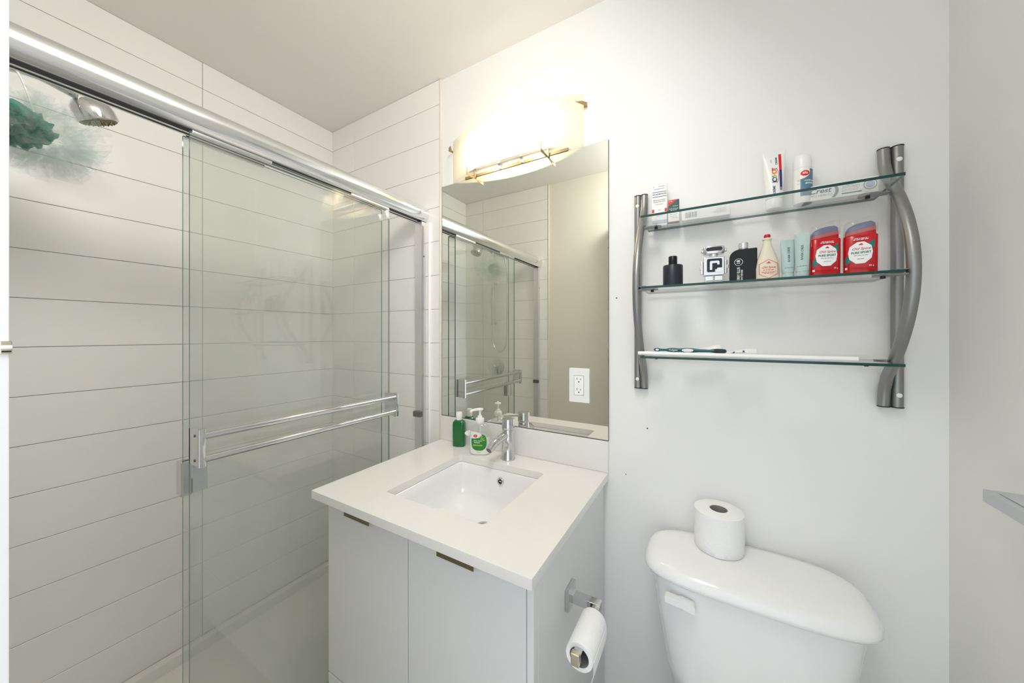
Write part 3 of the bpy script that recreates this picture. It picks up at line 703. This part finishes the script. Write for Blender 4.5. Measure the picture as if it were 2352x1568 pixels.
# toothpaste carton
t, f1, f2 = carton('toothpaste_box', 'white and silver toothpaste carton at right end of top shelf', 0.272, 1.104, ZT, .132, .036, .036, 0)
text('Crest', .0165, 'blue', t, f1, -.036, .0215, bold=.012, shear=.25, sx=1.05); text('PRO-HEALTH', .0068, 'grink', t, f1, -.034, .0105)
cpt = [(-.0555 + .010 * math.cos(R(a)), .0215 + .006 * math.sin(R(a))) for a in range(60, 301, 20)]
decal('red_crescent', cpt + [(p[0] + .0022, p[1] * .72 + .006) for p in cpt[1:-1]][::-1], 'orange', t, f2, 3)
ag = [(-.036 + .034 * math.cos(R(a)), .018 + .026 * math.sin(R(a))) for a in range(-38, 39, 6)]
decal('grey_arc', ag + [(p[0] - .006, p[1]) for p in ag][::-1], 'grink', t, f2, 4)
text('GUM', .0090, 'grink', t, f1, .022, .0285, sx=1.2); text('DETOXIFY', .0066, 'grink', t, f1, .020, .0215)
decal('teal_rule', rect(.003, .038, .006, .0085), 'teal', t, f1, 2); lines(t, f1, 'grink', [(.003, .034, .0155), (.003, .032, .0125)], th=.0008)
def disc(cx, cz, r, n=28): return [(cx + r * math.cos(2 * math.pi * i / n), cz + r * math.sin(2 * math.pi * i / n)) for i in range(n)]
decal('seal', disc(.052, .0195, .0118), 'grink', t, f1, 2); decal('seal_ring', disc(.052, .0195, .0100), 'box', t, f2, 2); decal('seal_center', disc(.052, .0195, .0078), 'lav', t, flatfn(-.0189), 2)

# ---- middle shelf
t = thing('perfume_bottle', 'round dark gunmetal perfume bottle with black cap', 'perfume', (-0.082, 1.020, ZM), 0, 'perfume bottles on the middle shelf')
MB().lathe([(.0235, 0), (.0248, .0015), (.0248, .054), (.0235, .056), (.0115, .0565)], 40).build('flask', 'gunmetal', t)
MB().lathe([(.0110, .0565), (.0110, .0795), (.010, .0808), (0, .0808)], 28).build('cap', 'blackglass', t)
# robot-shaped bottle
t = thing('perfume_bottle', 'silver robot-shaped perfume bottle standing on middle shelf', 'perfume', (0.014, 1.062, ZM), 6, 'perfume bottles on the middle shelf')
for s_ in (-1, 1):
    x0, x1 = (.0012, .0205) if s_ > 0 else (-.0205, -.0012)
    MB().box(x0, x1, -.010, .010, 0, .0115, .002).build('foot', 'silver', t); MB().box(x0, x1, -.009, .009, .012, .0255, .0015).build('leg', 'silver', t)
bd = MB().box(-.0245, .0245, -.0125, .0125, .026, .076, .003).build('torso', 'silver', t)
MB().prism(rrect(-.0185, .0195, .033, .0715, .004), lambda a, b: (a, -.0127, b), lambda a, b: (a, -.0138, b)).build('chest_frame', 'silver', t)
MB().prism(rrect(-.0170, .0180, .0345, .070, .004), lambda a, b: (a, -.0139, b), lambda a, b: (a, -.0142, b)).build('chest_window', 'gunmetal', t)
Pp = [(-.0105, .040), (-.0050, .040), (-.0050, .0575), (.0065, .0575), (.0065, .053), (.0115, .053), (.0115, .061), (.0095, .0635), (-.0085, .0635), (-.0105, .0615)]
MB().prism(Pp, lambda a, b: (a, -.0142, b), lambda a, b: (a, -.0168, b)).build('emblem', 'silver', t)
decal('step_panel', [(.002, .0335), (.0195, .0335), (.0195, .045), (.0075, .045), (.0055, .041), (.002, .041)][::1], 'silver', t, flatfn(-.0146), 2)
for s_ in (-1, 1):
    MB().box(*sorted((s_ * .0248, s_ * .0310)), -.007, .007, .031, .066, .0018).build('arm', 'silver', t)
    MB().box(*sorted((s_ * .0295, s_ * .0335)), -.008, .005, .043, .053, .0015).build('hand', 'silver', t)
MB().lathe([(.0105, .076), (.0105, .084)], 24).build('neck', 'silver', t)
hdp = MB().loft([se(.0235, .013, 3, 40, z_) for z_ in (.0835, )] + [se(.0250, .0145, 3, 40, .0855), se(.0255, .015, 3, 40, .100), se(.0240, .0135, 3, 40, .1035)]).build('head', 'silver', t)
MB().prism(rrect(-.0185, .0185, .0905, .1005, .0045), lambda a, b: (a, -.0140 + .0022 * (a / .0185) ** 2, b), lambda a, b: (a, -.0168 + .0022 * (a / .0185) ** 2, b)).build('visor', 'ink', hdp)
for s_ in (-1, 1):
    MB().lathe([(.0055, s_ * .0245), (.0055, s_ * .0285), (.0040, s_ * .030)], 18, (0, -.003, .093), 'x').build('ear', 'silver', hdp)
# black square bottle
t = thing('perfume_bottle', 'black square-shouldered perfume bottle with silver cap and white lettering', 'perfume', (0.0785, 1.050, ZM), -6, 'perfume bottles on the middle shelf')
ol_ = [(-.0285, 0.0015), (-.027, 0), (.0285, 0), (.030, .0015), (.030, .0835), (.0285, .085)] + [(-.0085 + .0215 * math.cos(R(a)) , .0635 + .0215 * math.sin(R(a))) for a in range(90, 181, 10)][0:]
ol_ = [(p[0] - (0 if i < 6 else -.0015), p[1]) for i, p in enumerate(ol_)]
ol_[-1] = (-.0285, .0605)
MB().loft([[(a * .94, -.0145, .0425 + (b - .0425) * .97) for a, b in ol_], [(a, -.0125, b) for a, b in ol_], [(a, .0125, b) for a, b in ol_], [(a * .94, .0145, .0425 + (b - .0425) * .97) for a, b in ol_]]).build('flask', 'blackglass', t)
MB().lathe([(.0085, .085), (.0085, .087), (.0108, .0875), (.0108, .1015), (.0095, .103), (0, .103)], 28, (.001, 0, 0)).build('cap', 'silver', t)
fp = flatfn(-.0149)
text('PERRY ELLIS', .0082, 'white_ink', t, fp, -.0085, .0205, rot=90, bold=.012, sx=.88); text('INTENSE', .0056, 'white_ink', t, fp, -.0015, .0195, rot=90, bold=.008, sx=1.2)
text('18', .0105, 'white_ink', t, fp, -.0085, .0525, rot=90, bold=.02)
rg = MB(); n = 32
rg.loft([[(-.0085 + r_ * math.cos(2 * math.pi * k / n), -.0149, .0525 + r_ * math.sin(2 * math.pi * k / n)) for k in range(n)] for r_ in (.0082, .0090)], cap=False); rg.build('ring_mark', 'white_ink', t, smooth=0)
# ivory bottle
t = thing('aftershave_bottle', 'ivory buoy-shaped aftershave bottle with small red stopper', 'bottle', (0.1275, 1.040, ZM), 4)
PI_ = [(0, .0225, .0145), (.002, .0245, .0165), (.03, .0245, .0165), (.050, .0215, .0150), (.075, .0135, .0110), (.091, .0085, .0085), (.100, .0078, .0078)]
MB().loft([se(w_, d2, 2.3, 44, z) for z, w_, d2 in PI_]).build('body', 'ivory', t)
MB().lathe([(.0085, .100), (.0095, .101), (.0095, .104), (.0075, .106), (.005, .107)], 24).build('collar', 'ivory', t)
MB().lathe([(.0050, .106), (.0068, .1085), (.0068, .112), (.0055, .1145), (0, .115)], 24).build('stopper', 'redplast', t)
fi = sefn(PI_, 2.3, .0004)
hexo = [(0, .0515), (.0190, .0405), (.0190, .0155), (0, .0045), (-.0190, .0155), (-.0190, .0405)]
hx = MB()
for i in range(6):
    (a0_, b0_), (a1_, b1_) = hexo[i], hexo[(i + 1) % 6]
    for k in range(6):
        p, q = k / 6, (k + 1) / 6
        A = (a0_ + (a1_ - a0_) * p, b0_ + (b1_ - b0_) * p); B = (a0_ + (a1_ - a0_) * q, b0_ + (b1_ - b0_) * q)
        ii = lambda P_: (P_[0] * .955, .028 + (P_[1] - .028) * .955)
        hx.add([fi(*A), fi(*B), fi(*ii(B)), fi(*ii(A))], [(0, 1, 2, 3)])
hx.build('label_outline', 'red', t, smooth=0)
text('Old Spice', .0068, 'red', t, fi, 0, .0315, shear=.35, bold=.006); lines(t, fi, 'red', [(-.011, .011, .0245), (-.014, .014, .0195), (-.009, .009, .0165)], th=.0013)
decal('ship_mark', [(-.004, .0415), (.004, .0415), (.0045, .043), (.002, .0435), (.0005, .0465), (-.002, .0435), (-.0045, .043)], 'red', t, fi, 3)
# pale tubes standing on caps
for lab, x, y, rz, h, tw in (('pale aqua travel tube next to the ivory bottle', .1665, 1.032, 2, .094, -1), ('pale aqua travel tube leaning beside the red sticks', .1910, 1.022, -16, .104, 1)):
    t = thing('travel_tube', lab, 'tube', (x, y, ZM), rz, 'pale aqua travel tubes')
    MB().lathe([(.0112, 0), (.012, .0015), (.012, .0125), (.0112, .014)], 28).build('cap', 'paleblue', t)
    Pt = [(.0142, .0115, .0115), (.022, .0126, .0110), (.06, .0134, .0065), (h - .010, .0141, .0018), (h, .0143, .0011)]
    MB().loft([se(w_, d2, 2.2, 36, z) for z, w_, d2 in Pt]).build('tube_body', 'paleblue', t)
    fq = sefn(Pt, 2.2, .0004)
    text('RIVER CREE', .0062, 'ink', t, fq, .001, .0585, rot=90, sx=1.12, bold=.004); lines(t, fq, 'grink', [(-.008, .009, .0255)], th=.0016)
# two red sticks
for lab, x, y, rz in (('red deodorant stick with clear cap next to the pale tubes', .2325, 1.036, 6), ('red deodorant stick with clear cap nearest the right frame', .2925, 1.036, -10)):
    t = thing('deodorant_stick', lab, 'deodorant', (x, y, ZM), rz, 'red deodorant sticks')
    Ps = [(0, .0250, .0135), (.0025, .0270, .0155), (.084, .0277, .0160), (.086, .0265, .015)]
    MB().loft([se(w_, d2, 3.0, 56, z) for z, w_, d2 in Ps]).build('barrel', 'redplast', t)
    n = 56
    def slope(w_, d2, z, k): return [(a, b, c_ + k * (a + .03) / .06) for a, b, c_ in se(w_, d2, 3.0, n, z)]
    MB().loft([slope(.0245, .0132, .0855, 0), slope(.0245, .0132, .093, .012)]).build('red_collar', 'redplast', t)
    MB().loft([slope(.0240, .0125, .0935, .012), slope(.0232, .012, .099, .014), slope(.018, .009, .105, .014), slope(.009, .004, .1085, .012)]).build('gel', 'bluegel', t)
    MB().loft([slope(.0274, .0157, .0855, .010), slope(.0271, .0155, .106, .015), slope(.0258, .0142, .1135, .014), slope(.020, .0105, .1185, .010), slope(.009, .005, .121, .007)]).build('cap', 'capclear', t)
    fr_ = sefn(Ps, 3.0, .0004); fr2 = sefn(Ps, 3.0, .0008); fr3 = sefn(Ps, 3.0, .0012)
    decal('teal_band', [(-.0265, .020), (-.0265, .036), (.0205, .074), (.0205, .057)], 'teal', t, fr_, 14)
    oc = [(-.006, .0705), (.005, .0705), (.016, .061), (.0182, .048), (.0162, .034), (.006, .0235), (-.008, .0235), (-.0180, .034), (-.0200, .048), (-.0178, .061)]
    decal('label', oc, 'white_ink', t, fr2, 12)
    text('Old Spice', .0074, 'redplast', t, fr3, .0, .0555, shear=.35, bold=.006); text('PURE SPORT', .0064, 'teal', t, fr3, .0, .0470, bold=.03, sx=.86)
    decal('ship_mark', [(-.003, .0635), (.003, .0635), (.0034, .0648), (.0004, .0675), (-.0034, .0648)], 'redplast', t, fr3, 2)
    lines(t, fr3, 'grink', [(-.011, .011, .0405), (-.006, .006, .0330)], th=.0012)
    lines(t, fr2, 'white_ink', [(-.010, .011, .0775), (-.012, .012, .0748)], th=.0015)
    text('85 g', .0045, 'white_ink', t, fr2, .016, .018, bold=.01)
    decal('recycle_mark', rect(-.0245, -.0210, .012, .0165), 'white_ink', t, fr2, 2)

# ---- bottom shelf
t = thing('plastic_strip', 'long white plastic strip lying along the bottom glass shelf', 'strip', (0.055, 0.995, ZB))
MB().tube(bez([(-.222, -.006, .0072), (-.205, -.004, .0075), (-.17, .0, .0066), (-.10, .002, .0062), (0, .0, .0062), (.10, -.002, .0062), (.17, -.002, .0062), (.222, -.002, .0062)], 40), [.0052] * 5 + [.0060] * 36 + [.006], 14).build('strip_bar', 'wplast', t)
t = thing('toothbrush', 'dark teal toothbrush with white grip lying on bottom shelf', 'toothbrush', (-0.045, 1.022, ZB + .0165), -4)
path = [(-.083, 0), (-.060, 0), (-.030, 0), (0, 0), (.030, 0), (.060, 0), (.083, 0)]
prb = [(-.086, .002), (-.083, .0045), (-.075, .005), (-.068, .0032), (-.055, .003), (-.045, .0055), (-.035, .0058), (-.020, .0048), (-.005, .0062), (.010, .0060), (.025, .0042), (.050, .0034), (.058, .0048), (.066, .0058), (.078, .0058), (.085, .0045), (.087, .002)]
MB().loft([[(x, .0035 * math.cos(a) , r_ * math.sin(a)) for a in [2 * math.pi * k / 16 for k in range(16)]] for x, r_ in prb]).build('handle', 'brushteal', t)
fb = flatfn(-.0039)
decal('grip', [(-.001 + .014 * math.cos(a), .0045 * math.sin(a)) for a in [2 * math.pi * i / 24 for i in range(24)]], 'white_ink', t, fb, 3)
decal('end_hole', [(-.077 + .0045 * math.cos(a), .0028 * math.sin(a)) for a in [2 * math.pi * i / 16 for i in range(16)]], 'white_ink', t, fb, 2)
text('Colgate', .0068, 'white_ink', t, fb, -.036, .0, bold=.01)
br = MB()
for i in range(9):
    for k in range(3): br.tube([(.0615 + .0026 * i, .003, -.0035 + .0035 * k), (.0615 + .0026 * i, .013, -.0035 + .0035 * k)], .0010, 5)
br.build('bristles', 'wplast', t)['kind'] = 'stuff'
MB().box(.060, .084, -.0042, -.003, -.0045, .0045, .0005, 1).build('tongue_pad', 'ink', t)
def smalltube(name, label, x, y, z, L_, rz, ry, capx):
    t = thing(name, label, 'tube', (x, y, z), rz); t.rotation_euler = (0, R(ry), R(rz))
    rings = []
    for q, wy, wz in ((-L_, .0135, .0012), (-L_ * .7, .0135, .0045), (-L_ * .3, .0125, .0090), (0, .0115, .0115)):
        rings.append([(q, wy * math.cos(2 * math.pi * k / 24), wz * math.sin(2 * math.pi * k / 24)) for k in range(24)])
    MB().loft(rings).build('tube_body', 'wplast', t)
    MB().lathe([(.0105, 0), (.0105, .002), (.0115, .0025), (.0115, .018), (.0105, .020), (0, .020)], 24, (0, 0, 0), 'x').build('cap', 'wplast', t)
    fz = lambda s_, tt: (s_, -.0128 * math.sqrt(max(0, 1 - ((tt) / .010) ** 2)) - .0003, tt)
    lines(t, fz, 'grink', [(-L_ * .62, -.004, .0005)], th=.001)
    return t, fz
smalltube('travel_tube', 'white travel toothpaste tube leaning behind the toothbrush', .012, 1.078, ZB + .0175, .075, 0, -11, 1)
t, fz = smalltube('travel_tube', 'tiny white tube with navy marks right of the toothbrush', .088, 1.058, ZB + .0118, .058, 0, -2, 1)
decal('navy_mark', [(-.034, -.001), (-.029, -.001), (-.026, .004), (-.030, .004)], 'blue', t, fz, 2)
decal('navy_mark', disc(-.008, .0045, .0022, 12), 'blue', t, fz, 2)

# ================================================================ TOILET
tl = thing('toilet', 'white ceramic toilet with bulging tank lid against back wall', 'toilet', (0.083, 1.03, 0))
CX, CY = 0.083, 1.03
def tank(hw_, y0, y1, z, n=3.6, sh=0.0):
    return se(hw_, (y1 - y0) / 2, n, 72, z, sh, (y0 + y1) / 2 - CY)
MB().loft([tank(.150, .965, 1.125, .385, 3), tank(.168, .957, 1.130, .395, 3.2), tank(.180, .950, 1.133, .45, 3.4), tank(.200, .940, 1.135, .58, 3.6), tank(.213, .935, 1.137, .692, 3.8), tank(.213, .935, 1.137, .698, 3.8)]).build('tank', 'ceram', tl, smooth=60)
MB().loft([tank(.222, .927, 1.139, .6985, 3.6), tank(.230, .919, 1.141, .7005, 3.6), tank(.2335, .9155, 1.1425, .706, 3.6), tank(.2335, .9155, 1.1430, .712, 3.6), tank(.230, .919, 1.1425, .722, 3.6), tank(.221, .928, 1.140, .7305, 3.6), tank(.205, .942, 1.133, .7365, 3.6), tank(.17, .970, 1.115, .7395, 3.6), tank(.10, 1.0, 1.08, .740, 3)]).build('tank_lid', 'ceram', tl, smooth=60)
lv = MB()
lo = [(-.040, .010), (-.036, .012), (-.012, .0105), (-.002, .013), (.022, .009), (.026, .005), (.026, -.010), (.022, -.012), (-.004, -.006), (-.012, -.007), (-.036, -.004), (-.040, -.002)]
lv.prism(lo, lambda a, b: (a - .135, .930 - CY - .012, .660 + b), lambda a, b: (a - .135, .930 - CY + .006, .660 + b))
lv.build('flush_lever', 'wplast', tl, smooth=30)
def bowl(hx, y0, y1, z): return se(hx, (y1 - y0) / 2, 2.3, 48, z, 0, (y0 + y1) / 2 - CY)
MB().loft([bowl(.11, .52, 1.08, 0.001), bowl(.11, .52, 1.08, .03), bowl(.10, .56, 1.05, .18), bowl(.16, .46, 1.08, .32), bowl(.18, .42, 1.10, .37), bowl(.182, .415, 1.10, .384)]).build('bowl', 'ceram', tl, smooth=60)
MB().loft([bowl(.185, .41, .93, .3845), bowl(.187, .405, .93, .395), bowl(.187, .405, .93, .412), bowl(.17, .43, .92, .42)]).build('seat_lid', 'wplast', tl, smooth=60)

t = thing('toilet_roll', 'full white toilet paper roll standing on the tank lid', 'toilet roll', (0.026, 1.080, 0.7406), 0, 'toilet paper rolls')
def rollmesh(r, core, h, nz_=6, seed=1):
    rnd = random.Random(seed); n = 56; rings = []
    def ring(rr_, z, wob): return [((rr_ + wob * math.sin(3 * a + z * 40) * .6 + wob * math.sin(7 * a - z * 90) * .4) * math.cos(a), (rr_ + wob * math.sin(3 * a + z * 40) * .6 + wob * math.sin(7 * a - z * 90) * .4) * math.sin(a), z) for a in [2 * math.pi * k / n for k in range(n)]]
    rings.append(ring(core, 0.0, 0)); rings.append(ring(r - .002, 0.0, 0))
    for i in range(nz_ + 1): rings.append(ring(r, .002 + (h - .004) * i / nz_, .0006))
    rings.append(ring(r - .003, h, 0)); rings.append(ring(core, h, 0))
    return MB().loft(rings, cap=False, closed=True)
rollmesh(.0585, .0215, .104).build('paper', 'paper', t, smooth=50)
MB().loft([[(r_ * math.cos(2 * math.pi * k / 40), r_ * math.sin(2 * math.pi * k / 40), z) for k in range(40)] for r_, z in ((.0213, .001), (.0213, .1035), (.0200, .1035), (.0200, .001))], cap=False, closed=True).build('core', 'card', t)
MB().lathe([(.0199, .0605), (.0199, .062)], 32).build('core_paper', 'card', t)

# paper holder on vanity side
hz_ = 0.668
hdr = thing('paper_holder', 'square chrome toilet paper holder on side of the vanity', 'paper holder', (-0.3022, 0.806, hz_))
MB().box(0.0005, .011, -.0255, .0255, -.0255, .0255, .0012).build('wall_plate', 'chrome', hdr)
MB().box(.010, .082, -.0105, .0105, -.0105, .0105, .001).build('arm', 'chrome', hdr)
MB().box(.065, .082, -.150, -.0078, -.0080, .0080, .001).build('roll_bar', 'chrome', hdr)
MB().box(.065, .082, -.162, -.150, -.0085, .016, .0015).build('end_stop', 'nickel', hdr)
t = thing('toilet_roll', 'nearly empty toilet paper roll hanging on the chrome holder', 'toilet roll', (-0.3022 + .0735, 0.806 - .082, hz_ - .0125), 0, 'toilet paper rolls')
n = 44
def yring(r_, y): return [(r_ * math.cos(2 * math.pi * k / n), y, r_ * math.sin(2 * math.pi * k / n)) for k in range(n)]
MB().loft([yring(.0205, -.052), yring(.0285, -.052), yring(.0293, -.050), yring(.0293, .050), yring(.0285, .052), yring(.0205, .052)], cap=False, closed=True).build('paper', 'paper', t, smooth=50)
MB().loft([yring(.0204, -.0515), yring(.0204, .0515), yring(.0198, .0515), yring(.0198, -.0515)], cap=False, closed=True).build('core', 'card', t)
fl = MB(); pts = [(.0293, 0.0), (.0297, -.012), (.0290, -.026), (.0265, -.038), (.023, -.046)]
fl.loft([[(a, -.0505, b) for a, b in pts] + [(a + .0006, -.0505, b) for a, b in pts[::-1]], [(a, .0505, b) for a, b in pts] + [(a + .0006, .0505, b) for a, b in pts[::-1]]]).build('loose_sheet', 'paper', t)

# ledge on the right wall
t = thing('wall_ledge', 'pale grey ledge board projecting from the right wall', 'ledge', (0.4695, 0.58, 1.0385))
MB().box(-.068, 0.0, -.30, .312, 0, .021, .0015).build('board', 'ledge', t)
MB().box(-.058, -.002, -.295, .295, .0212, .0235, .0008, 1).build('inset', 'ledge', t)
